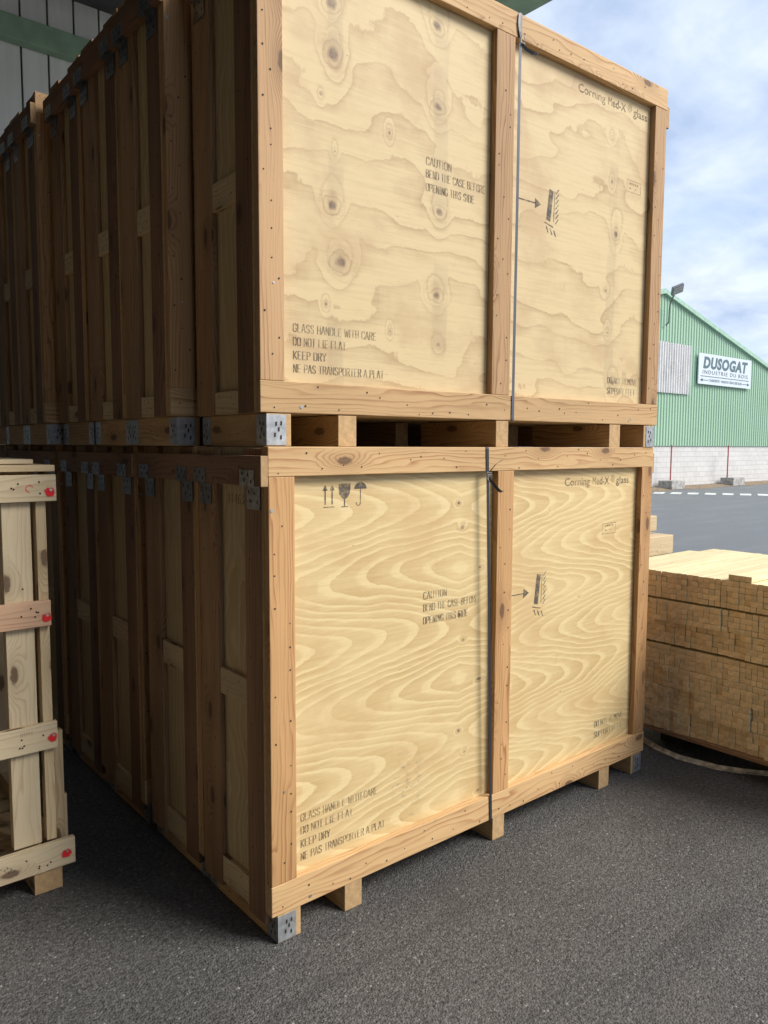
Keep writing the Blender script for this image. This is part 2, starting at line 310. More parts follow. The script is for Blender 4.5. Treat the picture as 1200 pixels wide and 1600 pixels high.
# ------------------------------------------------------------------ mesh helpers
rng = random.Random(7)
class MB:
    """collects boxes / polygons with grain-aligned UVs into ONE mesh"""
    def __init__(s): s.v = []; s.f = []; s.uv = []; s.mi = []
    def face(s, pts, uvs, mi=0):
        b = len(s.v); s.v += [tuple(p) for p in pts]; s.f.append(tuple(range(b, b+len(pts)))); s.uv.append(list(uvs)); s.mi.append(mi)
    def box(s, x0, x1, y0, y1, z0, z1, grain=None, end=1, plain=False, xf=None, local=False):
        d = (x1-x0, y1-y0, z1-z0)
        if grain is None: grain = d.index(max(d))
        b = len(s.v)
        P = [(x, y, z) for x in (x0, x1) for y in (y0, y1) for z in (z0, z1)]
        s.v += [tuple(xf @ Vector(p)) if xf else p for p in P]
        ou, ov = (0, 0) if local else (rng.uniform(0, 40), rng.uniform(0, 40))
        for ax, idx in ((0, (0, 1, 3, 2)), (0, (4, 6, 7, 5)), (1, (0, 4, 5, 1)), (1, (2, 3, 7, 6)), (2, (0, 2, 6, 4)), (2, (1, 5, 7, 3))):
            s.f.append(tuple(b+i for i in idx))
            if plain: s.uv.append([(P[i][0], P[i][2]) if ax != 0 else (P[i][1], P[i][2]) for i in idx]); s.mi.append(0); continue
            if local and ax == 1: s.uv.append([(P[i][0], P[i][2]) for i in idx]); s.mi.append(0); continue
            o = [a for a in (0, 1, 2) if a != ax]
            if ax == grain:
                s.uv.append([(P[i][o[0]]-(x0, y0, z0)[o[0]]+int(ou)+.001, P[i][o[1]]-(x0, y0, z0)[o[1]]+int(ov)+.001) for i in idx]); s.mi.append(end)
            else:
                a = [q for q in o if q != grain][0]
                s.uv.append([(P[i][grain]+ou, P[i][a]+ov+ax*0.37) for i in idx]); s.mi.append(0)
    def disc(s, c, n, r, mi=2, k=6, up_=None):
        n = Vector(n).normalized(); a = n.orthogonal().normalized(); b = n.cross(a); c = Vector(c)
        s.face([c + (a*math.cos(t)+b*math.sin(t))*r for t in [2*math.pi*i/k for i in range(k)]], [(0, 0)]*k, mi)
    def tube(s, pts, r, k=6, mi=0):
        pts = [Vector(p) for p in pts]; rings = []
        for i, p in enumerate(pts):
            d = (pts[min(i+1, len(pts)-1)]-pts[max(i-1, 0)]).normalized()
            a = d.cross(Vector((0.13, 0.21, 0.97))).normalized(); b = d.cross(a)
            rr = r[i] if isinstance(r, (list, tuple)) else r
            st = len(s.v); s.v += [tuple(p+(a*math.cos(t)+b*math.sin(t))*rr) for t in [2*math.pi*j/k for j in range(k)]]; rings.append(st)
        for i in range(len(rings)-1):
            for j in range(k):
                q = (rings[i]+j, rings[i]+(j+1) % k, rings[i+1]+(j+1) % k, rings[i+1]+j); s.f.append(q); s.uv.append([(i*.1, j*.1)]*4); s.mi.append(mi)
        for e in (rings[0], rings[-1]):
            s.f.append(tuple(e+j for j in range(k))); s.uv.append([(0, 0)]*k); s.mi.append(mi)
    def ribbon(s, pts, wdir, wd, th, mi=0):
        """strip of width wd along wdir, thickness th"""
        wv = Vector(wdir).normalized()*wd/2; pts = [Vector(p) for p in pts]; st = []
        for i, p in enumerate(pts):
            d = (pts[min(i+1, len(pts)-1)]-pts[max(i-1, 0)]).normalized(); nn = d.cross(wv).normalized()*th/2
            b = len(s.v); s.v += [tuple(p+wv+nn), tuple(p-wv+nn), tuple(p-wv-nn), tuple(p+wv-nn)]; st.append(b)
        for i in range(len(st)-1):
            for j in range(4):
                s.f.append((st[i]+j, st[i]+(j+1) % 4, st[i+1]+(j+1) % 4, st[i+1]+j)); s.uv.append([(i*.1, j*.1)]*4); s.mi.append(mi)
        for e in (st[0], st[-1]): s.f.append((e, e+1, e+2, e+3)); s.uv.append([(0, 0)]*4); s.mi.append(mi)
    def build(s, name, mats, parent=None, bevel=0.0, loc=None, rot=None):
        me = bpy.data.meshes.new(name); me.from_pydata(s.v, [], s.f)
        ul = me.uv_layers.new(name='UVMap')
        for p, uvs, mi in zip(me.polygons, s.uv, s.mi):
            p.material_index = mi
            for li, q in zip(p.loop_indices, uvs): ul.data[li].uv = q[:2]
        for mm in (mats if isinstance(mats, (list, tuple)) else [mats]): me.materials.append(mm)
        bm = bmesh.new(); bm.from_mesh(me); bmesh.ops.recalc_face_normals(bm, faces=bm.faces); bm.to_mesh(me); bm.free()
        o = bpy.data.objects.new(name, me); sc.collection.objects.link(o)
        if parent: o.parent = parent
        if loc: o.location = loc
        if rot: o.rotation_euler = rot
        if bevel:
            b = o.modifiers.new('bevel', 'BEVEL'); b.width = bevel; b.segments = 2; b.limit_method = 'ANGLE'; b.angle_limit = R(40); b.harden_normals = False
        return o
def tag(o, label=None, cat=None, group=None, kind=None):
    for k, v in (('label', label), ('category', cat), ('group', group), ('kind', kind)):
        if v: o[k] = v
    return o
def empty(name, loc, rz=0, label=None, cat=None, group=None):
    e = bpy.data.objects.new(name, None); sc.collection.objects.link(e); e.location = loc; e.rotation_euler = (0, 0, rz); e.empty_display_size = .1
    return tag(e, label, cat, group)
def copy_tree(o, parent=None):
    c = o.copy(); sc.collection.objects.link(c); c.parent = parent
    for ch in o.children: copy_tree(ch, c)
    return c
def TM(kind): return [M[kind], M['end'], M['nail'], M['screw']]
def nails(mb, spots, ax, val, r=0.0032, mi=2, sgn=-1):
    for a, b in spots:
        c = [0, 0, 0]; o = [q for q in (0, 1, 2) if q != ax]; c[ax] = val; c[o[0]] = a; c[o[1]] = b; n = [0, 0, 0]; n[ax] = sgn
        mb.disc(c, n, r*rng.uniform(0.75, 1.2), mi, 6)

# ------------------------------------------------------------------ stencil letters
G = {'A': '0,0 1.3,6;1.7,6 3,0;.8,2 2.2,2', 'B': '.2,0 .2,6;.9,6 2.3,6 2.8,4.8 2.2,3.3 .9,3.2;2.4,2.9 2.9,1.5 2.3,0 .9,0', 'C': '2.9,4.6 2.4,6 .8,6 .2,4.6 .2,1.4 .8,0 2.4,0 2.9,1.4',
 'D': '.2,0 .2,6;1,6 2.2,6 2.9,4.8 2.9,1.2 2.2,0 1,0', 'E': '.3,0 .3,6;1,6 2.9,6;1,3.1 2.5,3.1;1,0 2.9,0', 'F': '.3,0 .3,6;1,6 2.9,6;1,3.1 2.5,3.1',
 'G': '2.9,4.6 2.3,6 .9,6 .2,4.8 .2,1.2 .9,0 2.3,0 2.9,1 2.9,2.6 1.7,2.6', 'H': '.3,0 .3,6;2.8,0 2.8,6;1,3 2.1,3', 'I': '1.5,0 1.5,6', 'K': '.3,0 .3,6;2.9,6 1,3.2;1.1,2.9 2.9,0',
 'L': '.3,6 .3,0;1,0 2.8,0', 'M': '.2,0 .2,6;3.2,0 3.2,6;.8,5.6 1.7,2.4 2.6,5.6', 'N': '.3,0 .3,6;2.8,6 2.8,0;.8,5.2 2.3,.8', 'O': '1.2,6 .8,6 .2,5 .2,1 .8,0 1.2,0;1.9,6 2.3,6 2.9,5 2.9,1 2.3,0 1.9,0',
 'P': '.3,0 .3,6;1,6 2.3,6 2.9,5.2 2.9,3.6 2.3,2.8 1,2.8', 'R': '.3,0 .3,6;1,6 2.3,6 2.8,5.2 2.8,4 2.2,3.1 1,3.1;1.9,2.8 2.9,0', 'S': '2.8,4.8 2.3,6 .9,6 .3,5 .4,3.8 2.6,2.4 2.8,1.2 2.2,0 .8,0 .2,1.3',
 'T': '1.5,0 1.5,5.2;.1,6 2.9,6', 'U': '.2,6 .2,1.1 .8,0 1.2,0;1.9,0 2.4,0 2.9,1.1 2.9,6', 'V': '0,6 1.4,0;1.8,.4 3,6', 'W': '0,6 .8,0;1.1,.5 1.7,4.6;2.0,4.6 2.6,.3;3.0,0 3.7,6', 'Y': '0,6 1.4,3;3,6 1.8,3.2;1.5,2.6 1.5,0', 'X': '0,0 3,6;3,0 0,6',
 '1': '.7,4.8 1.5,6 1.5,0', '4': '2.2,0 2.2,6 .2,1.8 2.9,1.8', '6': '2.6,6 .8,4.2 .2,1.6 .9,0 2.2,0 2.8,1.4 2.2,2.9 .9,2.9', '3': '.3,6 2.7,6 1.4,3.5 2.6,2.8 2.8,1.2 1.9,0 .3,.3',
 '8': '1.5,3.1 .5,4.4 1.5,6 2.5,4.4 1.5,3.1 .3,1.4 1.5,0 2.7,1.4 1.5,3.1', '-': '.4,2.8 2.4,2.8', '0': '.8,6 .2,5 .2,1 .8,0 2.2,0 2.9,1 2.9,5 2.2,6 .8,6', '7': '.2,6 2.9,6 1.2,0'}
def stroke(mb, pts, t, P, mi=0):
    for (a, b) in zip(pts[:-1], pts[1:]):
        a = Vector(a); b = Vector(b); d = b-a
        if d.length < 1e-6: continue
        d.normalize(); n = Vector((-d.y, d.x))
        tt = t*(0.36+0.64*abs(d.y)); a2 = a-d*tt*0.28; b2 = b+d*tt*0.28
        mb.face([P(a2+n*tt/2), P(b2+n*tt/2), P(b2-n*tt/2), P(a2-n*tt/2)], [(0, 0)]*4, mi)
def text_strokes(mb, txt, x, z, h, width, P, t=0.15, mi=0):
    """txt with its left end at x, baseline z, cap height h, fitted to total width"""
    adv = [2.2 if c == ' ' else (2.2 if c == 'I' else 4.5 if c == 'W' else 4.1 if c == 'M' else 3.9) for c in txt]
    sx = width/(sum(adv)-0.9); sz = h/6; cx = 0
    for c, a in zip(txt, adv):
        if c in G:
            for pl in G[c].split(';'):
                pts = [tuple(float(q) for q in p.split(',')) for p in pl.split(' ')]
                if c == 'I': pts = [(p[0]-0.9, p[1]) for p in pts]
                stroke(mb, [(x+(cx+p[0])*sx, z+p[1]*sz) for p in pts], t*h, P, mi)
        cx += a
def font_mesh(txt, width, h, bold=0.0, shear=0.0, space=1.0):
    cu = bpy.data.curves.new('t', 'FONT'); cu.body = txt; cu.offset = bold; cu.shear = shear; cu.space_character = space; cu.resolution_u = 3
    o = bpy.data.objects.new('t', cu); sc.collection.objects.link(o)
    dg = bpy.context.evaluated_depsgraph_get(); me = bpy.data.meshes.new_from_object(o.evaluated_get(dg))
    bpy.data.objects.remove(o)
    xs = [v.co.x for v in me.vertices]; ys = [v.co.y for v in me.vertices]
    x0, x1 = min(xs), max(xs); k = h/0.70
    vs = [((v.co.x-x0)/(x1-x0)*width, v.co.y*k) for v in me.vertices]; fs = [tuple(p.vertices) for p in me.polygons]
    bpy.data.meshes.remove(me); return vs, fs
def put_font(mb, txt, x, z, width, h, P, mi=0, **kw):
    vs, fs = font_mesh(txt, width, h, **kw); b = len(mb.v)
    mb.v += [tuple(P(Vector((x+a, z+c)))) for a, c in vs]
    for f in fs: mb.f.append(tuple(b+i for i in f)); mb.uv.append([(0, 0)]*len(f)); mb.mi.append(mi)

# ------------------------------------------------------------------ ground
g = NG('asphalt'); oc = g.obj(); s3 = g.sep(oc)
va = g.vor(oc, 150, out='Color'); vd = g.vor(oc, 150); vb = g.vor(oc, 62)
nb = g.noise(oc, 0.55, 5, 0.6); nf = g.noise(oc, 420, 3, 0.7); nm = g.noise(oc, 70, 6, 0.75)
stone = g.sep(va)[0]
f = g.math('ADD', g.math('MULTIPLY', g.math('POWER', stone, 1.6), 0.060), g.rng(nm, 0.34, 0.68, 0.024, 0.110))
f = g.math('MULTIPLY', f, g.rng(nb, 0.3, 0.7, 0.72, 1.22)); f = g.math('MULTIPLY', f, g.rng(g.vor(oc, 95), 0.0, 0.45, 0.55, 1.1))
f = g.math('ADD', f, g.math('MULTIPLY', g.rng(g.sep(va)[1], 0.988, 0.996), 0.16))
c = g.comb(f, g.math('MULTIPLY', f, 0.985), g.math('MULTIPLY', f, 0.965))
st = g.noise(oc, 2.2, 5, 0.6)
c = g.mix(g.rng(st, 0.56, 0.72, 0.0, 0.4), c, (0.04, 0.039, 0.039))
tyre = g.noise(g.map(oc, (.7, 5.5, 1), (3, 1, 0)), 1.0, 4, 0.6)
c = g.mix(g.rng(tyre, 0.56, 0.68, 0.0, 0.28), c, (0.03, 0.03, 0.031))
dust = g.noise(g.map(oc, (1.1, 1.4, 1), (8, 3, 0)), 1.0, 7, 0.7)
c = g.mix(g.rng(dust, 0.54, 0.74, 0.0, 0.30), c, (0.17, 0.155, 0.135))
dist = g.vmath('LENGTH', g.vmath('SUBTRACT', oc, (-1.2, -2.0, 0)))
far = g.rng(dist, 5.5, 11.0)          # far yard lighter: grazing sky sheen put into the asphalt colour
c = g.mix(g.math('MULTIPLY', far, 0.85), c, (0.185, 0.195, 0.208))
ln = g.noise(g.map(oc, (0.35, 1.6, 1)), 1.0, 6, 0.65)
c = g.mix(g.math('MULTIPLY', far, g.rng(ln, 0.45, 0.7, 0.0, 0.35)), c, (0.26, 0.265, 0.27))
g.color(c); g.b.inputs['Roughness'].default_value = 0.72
hgt = g.math('ADD', g.math('MULTIPLY', vd, -1.0), g.math('MULTIPLY', nm, 1.6))
g.bump(hgt, 0.9, 0.006); M['asphalt'] = g.m
mb = MB(); mb.face([(-150, -150, 0), (400, -150, 0), (400, 400, 0), (-150, 400, 0)], [(0, 0)]*4)
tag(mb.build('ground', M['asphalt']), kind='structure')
M['paint'] = ink_mat('road_paint', (0.72, 0.72, 0.70), 0.2, 0.45, 1.0)
# dashed give-way line, each dash a bar painted on the road
P0 = Vector((23.02, 12.2, 0)); P1 = Vector((24.93, 9.51, 0)); e = Vector((.903, .430, 0)); side = Vector((.43, -.903, 0))
mb = MB()
for k in range(-6, 12):
    c0 = P0.lerp(P1, k/6)
    mb.face([c0+side*a*0.17+e*b*0.5+Vector((0, 0, .004)) for a, b in ((-1, -1), (1, -1), (1, 1), (-1, 1))], [(0, 0)]*4)
tag(mb.build('road_marking', M['paint']), kind='structure')
# verge of leaves and grit at the foot of the far wall
g = NG('verge_dirt'); n = g.noise(g.obj(), 9, 8, 0.7)
g.color(g.ramp(n, [(0.3, (0.10, 0.085, 0.06)), (0.5, (0.22, 0.16, 0.10)), (0.7, (0.34, 0.27, 0.19))])); g.bump(n, 0.8, 0.02); g.b.inputs['Roughness'].default_value = .95
mb = MB(); nseg = 60; prev = None
for i in range(nseg+1):
    x = 12+i*0.55; y = 12.75+rng.uniform(-0.16, 0.12)
    cur = ((x, y, .004), (x, 13.15, 0.05+rng.uniform(0, .03)), (x, 13.52, 0.09))
    if prev:
        for j in (0, 1): mb.face([prev[j], cur[j], cur[j+1], prev[j+1]], [(0, 0)]*4)
    prev = cur
tag(mb.build('verge', g.m), kind='structure')

# ------------------------------------------------------------------ green hall across the yard
BY = 13.5; AX_, AZ_ = 25.0, 7.22; SL = (7.22-4.98)/(33.85-25.0); BX0, BX1 = 4.0, 46.0
def roofz(x): return AZ_-abs(x-AX_)*SL
hall = empty('industrial_hall', (AX_, BY, 0), 0, 'pale green corrugated metal gable hall on a concrete block base', 'building')
def HP(x, y, z): return (x-AX_, y-BY, z)
g = NG('green_sheet'); n = g.noise(g.obj(), 0.5, 5); n2 = g.noise(g.map(g.obj(), (6, 6, 0.5)), 1.0, 5)
g.color(g.mix(g.rng(n2, .35, .75, 0, .35), g.mix(g.rng(n, .3, .7), (0.32, 0.50, 0.345), (0.355, 0.53, 0.38)), (0.38, 0.55, 0.43)))
g.b.inputs['Roughness'].default_value = .5; M['green'] = g.m
M['green_dark'] = flat_mat('green_trim', (0.24, 0.42, 0.30), .5)
def corrug(mb, x0, x1, y, zb, ztop, pitch=0.2, depth=0.035):
    x = x0
    prof = [(0, 0), (0.55, 0), (0.68, 1), (0.87, 1)]
    pts = []
    while x < x1:
        for a, b in prof:
            if x+a*pitch <= x1: pts.append((x+a*pitch, y-b*depth))
        x += pitch
    for (xa, ya), (xb, yb) in zip(pts[:-1], pts[1:]):
        mb.face([(xa, ya, zb), (xb, yb, zb), (xb, yb, ztop(xb)), (xa, ya, ztop(xa))], [(0, 0)]*4)
mb = MB(); corrug(mb, BX0-AX_, BX1-AX_, 0, 1.62, lambda x: AZ_-abs(x)*SL)
mb.build('gable_cladding', M['green'], hall)
mb = MB()
for sg in (-1, 1):
    x1 = (BX1-AX_) if sg > 0 else (BX0-AX_); za = AZ_; zb_ = roofz(AX_+x1)
    for yy0, yy1, t0, t1 in ((-.12, 35, 0.02, 0.14),):
        mb.face([(0, yy0, za+t1), (x1*1.02, yy0, zb_+t1), (x1*1.02, yy1, zb_+t1), (0, yy1, za+t1)], [(0, 0)]*4)
        mb.face([(0, yy0, za+t0), (x1*1.02, yy0, zb_+t0), (x1*1.02, yy1, zb_+t0), (0, yy1, za+t0)], [(0, 0)]*4)
        mb.face([(0, yy0, za+t0), (0, yy0, za+t1), (x1*1.02, yy0, zb_+t1), (x1*1.02, yy0, zb_+t0)], [(0, 0)]*4)
mb.build('roof', M['green_dark'], hall)
mb = MB()
for sg in (-1, 1):
    x1 = (BX1-AX_) if sg > 0 else (BX0-AX_); zb_ = roofz(AX_+x1)
    mb.face([(0, -.135, AZ_-.03), (0, -.135, AZ_+.13), (x1*1.02, -.135, zb_+.13), (x1*1.02, -.135, zb_-.03)], [(0, 0)]*4)
    mb.face([(0, -.135, AZ_-.03), (0, -.0, AZ_-.03), (x1*1.02, -.0, zb_-.03), (x1*1.02, -.135, zb_-.03)], [(0, 0)]*4)
mb.build('verge_trim', flat_mat('trim_green_light', (0.33, 0.50, 0.39), .5), hall)
g = NG('concrete_block'); oc = g.obj()
br = g.n.new('ShaderNodeTexBrick'); sp = g.sep(oc); g.l.new(g.comb(sp[0], sp[2], 0), br.inputs['Vector'])
br.inputs['Scale'].default_value = 1.0; br.inputs['Brick Width'].default_value = 0.5; br.inputs['Row Height'].default_value = 0.2; br.inputs['Mortar Size'].default_value = 0.010
br.inputs['Color1'].default_value = (0.54, 0.53, 0.515, 1); br.inputs['Color2'].default_value = (0.60, 0.59, 0.575, 1); br.inputs['Mortar'].default_value = (0.44, 0.43, 0.42, 1)
n = g.noise(oc, 1.3, 8, 0.7); n2 = g.noise(g.map(oc, (9, 1, 1.1)), 1.0, 5, .7)
c = g.mix(g.rng(n, .42, .68, 0, .45), br.outputs[0], (0.62, 0.61, 0.59)); c = g.mix(g.rng(n2, .55, .75, 0, .4), c, (0.20, 0.19, 0.175))
g.color(c); g.b.inputs['Roughness'].default_value = .9; g.bump(br.outputs['Fac'], .5, -0.01)
mb = MB(); mb.box(BX0-AX_, BX1-AX_, 0.03, .25, 0, 1.64, plain=True); mb.build('block_wall', g.m, hall)
M['block'] = g.m
mb = MB(); mb.box(BX0-AX_, BX0-AX_+.2, .25, 35, 0, roofz(BX0), plain=True); mb.box(BX1-AX_-.2, BX1-AX_, .25, 35, 0, roofz(BX1), plain=True); mb.build('side_wall', M['green'], hall)
g = NG('fibre_cement'); oc = g.obj(); n = g.noise(g.map(oc, (5, 5, 1)), 1.0, 8, .7)
g.color(g.ramp(n, [(0.3, (0.50, 0.49, 0.47)), (0.5, (0.72, 0.71, 0.69)), (0.7, (0.80, 0.79, 0.77))])); g.b.inputs['Roughness'].default_value = .9
mb = MB(); corrug(mb, 24.0-AX_, 27.02-AX_, -.06, 3.6, lambda x: 5.46, 0.17, .05); mb.build('repair_panel', g.m, hall)
# red poles, each in its own concrete foot
for i, (px, bx0, bx1, lab) in enumerate(((25.3, 24.88, 25.92, 'thin red pole against the block wall, nearest the stacked crates'), (29.7, 29.62, 30.75, 'thin red pole against the block wall, right of the hanging sign'))):
    t = empty('red_pole', (px, 13.1, 0), 0, lab, 'pole', 'red poles along the block wall')
    mb = MB(); mb.tube([(0, 0, .2), (0, 0, 1.66)], .026, 8); mb.build('rod', flat_mat('red_paint', (0.45, 0.09, 0.09), .5), t)
    mb = MB(); mb.box(bx0-px+.05, bx1-px-.05, -.28, .28, 0, .34, plain=True); mb.build('concrete_foot', flat_mat('foot_concrete', (0.36, 0.35, 0.33), .9, 0, .35, 8), t, .03)
# sign
sg = empty('company_sign', (29.75, 13.38, 4.06), 0, 'white rectangular sign with grey lettering on the green gable', 'sign')
mb = MB(); mb.box(-2.2, 2.2, -.02, .02, 0, 1.19, plain=True); mb.build('board', flat_mat('sign_white', (0.60, 0.66, 0.72), .4, 0, .03), sg)
SP = lambda p: Vector((p[0], -.026, p[1]))
sd_ = flat_mat('sign_letter_slate', (0.085, 0.145, 0.165), .5, 0, .05)
mb = MB(); put_font(mb, 'DUSOGAT', -1.86, .64, 3.72, .42, SP, bold=0.045, shear=0.16, space=1.10)
mb.build('lettering', sd_, sg)
mb = MB(); put_font(mb, 'INDUSTRIE DU BOIS', -1.88, .405, 3.78, .15, SP, space=1.25); mb.build('small_lettering', sd_, sg)
mb = MB(); mb.face([SP(p) for p in ((-2.05, .30), (2.02, .30), (2.02, .325), (-2.05, .325))], [(0, 0)]*4); mb.build('rule_line', sd_, sg)
mb = MB(); put_font(mb, 'CHARPENTE • MAISON OSSATURE BOIS', -1.38, .115, 2.78, .105, SP)
for s_ in (-1, 1):
    mb.face([SP(p) for p in ((s_*1.45, .145), (s_*1.95, .145), (s_*1.95, .17), (s_*1.45, .17))], [(0, 0)]*4)
    mb.face([SP(p) for p in ((s_*1.88, .09), (s_*2.08, .157), (s_*1.88, .225))], [(0, 0)]*3)
mb.build('bottom_line', sd_, sg)
# floodlight on a bent arm
fl = empty('floodlight', (25.14, 13.42, 6.05), 0, 'floodlight on a bent arm at the apex of the green gable', 'floodlight')
mb = MB(); mb.tube([(0, 0, 0), (0, -.12, .1), (-.02, -.14, .55), (-.06, -.18, .74), (-.20, -.35, .92), (-.40, -.58, 1.06)], .028, 8); mb.build('arm', flat_mat('lamp_grey', (0.16, 0.18, 0.18), .5, .3), fl)
mb = MB(); X = Matrix.Translation((-.45, -.67, 1.14)) @ Matrix.Rotation(R(-38), 4, 'Z') @ Matrix.Rotation(R(-22), 4, 'Y') @ Matrix.Rotation(R(52), 4, 'X')
mb.box(-.22, .22, -.05, .05, -.19, .19, plain=True, xf=X); mb.build('lamp_head', flat_mat('lamp_body', (0.20, 0.21, 0.21), .5, .2), fl, .02)
mb = MB(); mb.box(-.18, .18, -.072, -.053, -.15, .15, plain=True, xf=X); mb.build('lamp_glass', flat_mat('lamp_glass', (0.40, 0.41, 0.40), .2), fl)

# ------------------------------------------------------------------ shed round the crates
shed = empty('storage_shed', (0, 8, 0), 0, 'steel framed storage shed with grey metal cladding and green beams, above and behind the crates', 'building')
g = NG('grey_cladding'); n = g.noise(g.map(g.obj(), (6, 6, .5)), 1.0, 6, .65)
g.color(g.ramp(n, [(0.3, (0.66, 0.67, 0.62)), (0.7, (0.82, 0.82, 0.77))])); g.b.inputs['Roughness'].default_value = .55; M['clad'] = g.m
M['clad_dark'] = flat_mat('cladding_lap_dark', (0.05, 0.055, 0.05), .7)
M['beam'] = flat_mat('beam_green', (0.25, 0.37, 0.25), .5)
M['roofing'] = flat_mat('roof_dark', (0.07, 0.075, 0.07), .8)
M['block_dark'] = flat_mat('light_block_dark', (0.035, 0.034, 0.03), .85)  # dark colour for the added light-blocking walls
SX0, SX1, SY0, SY1, SZ = -3.4, 6.45, -1.6, 8.0, 7.0
mb = MB(); x = SX0
while x < SX1:
    mb.box(x, min(x+.285, SX1), .03, .06, 0, 7.2, plain=True); x += .31
mb.build('back_cladding', M['clad'], shed)
mb = MB(); mb.box(SX0, SX1, .062, .09, 0, 7.2, plain=True); mb.build('back_lining', M['clad_dark'], shed)
mb = MB(); mb.box(SX0, SX1, -.13, .025, 6.26, 6.53, plain=True); mb.build('wall_beam', M['beam'], shed, .01)
mb = MB(); mb.box(SX0, SX1, -.13, .025, 3.0, 3.25, plain=True); mb.build('wall_beam', M['beam'], shed, .01)
mb = MB(); mb.box(SX0, SX1, -1.3, -1.12, 6.85, 6.99, plain=True); mb.build('purlin', flat_mat('purlin_pale', (0.34, 0.34, 0.31), .7), shed)
mb = MB(); mb.box(SX0, SX1+.0, SY0-8, .1, 7.0, 7.08, plain=True); mb.build('roof', M['roofing'], shed)
mb = MB(); mb.box(SX1-.42, SX1+.09, SY0-8, .1, 6.94, 6.995, plain=True)
mb.box(SX1-.02, SX1+.09, SY0-8, .1, 6.997, 7.2, plain=True); mb.build('eaves_beam', M['beam'], shed)
mb = MB(); mb.box(SX0, -1.1, SY0-8-5.0, SY0-8-.002, 7.0, 7.08, plain=True); mb.build('light_block_roof', M['roofing'], shed)  # unseen roof added to keep front-left sky light off the crate sides
mb = MB(); mb.box(SX0, -1.1, -14.72, -14.6, 0, 7.2, plain=True); mb.build('light_block_front', M['block_dark'], shed)  # unseen wall added to shut out light from the front left
mb = MB(); mb.box(SX0-.12, SX0-.02, -14.6, .1, 0, 7.2, plain=True); mb.build('light_block_left', M['block_dark'], shed)  # unseen wall placed to keep the left side dark

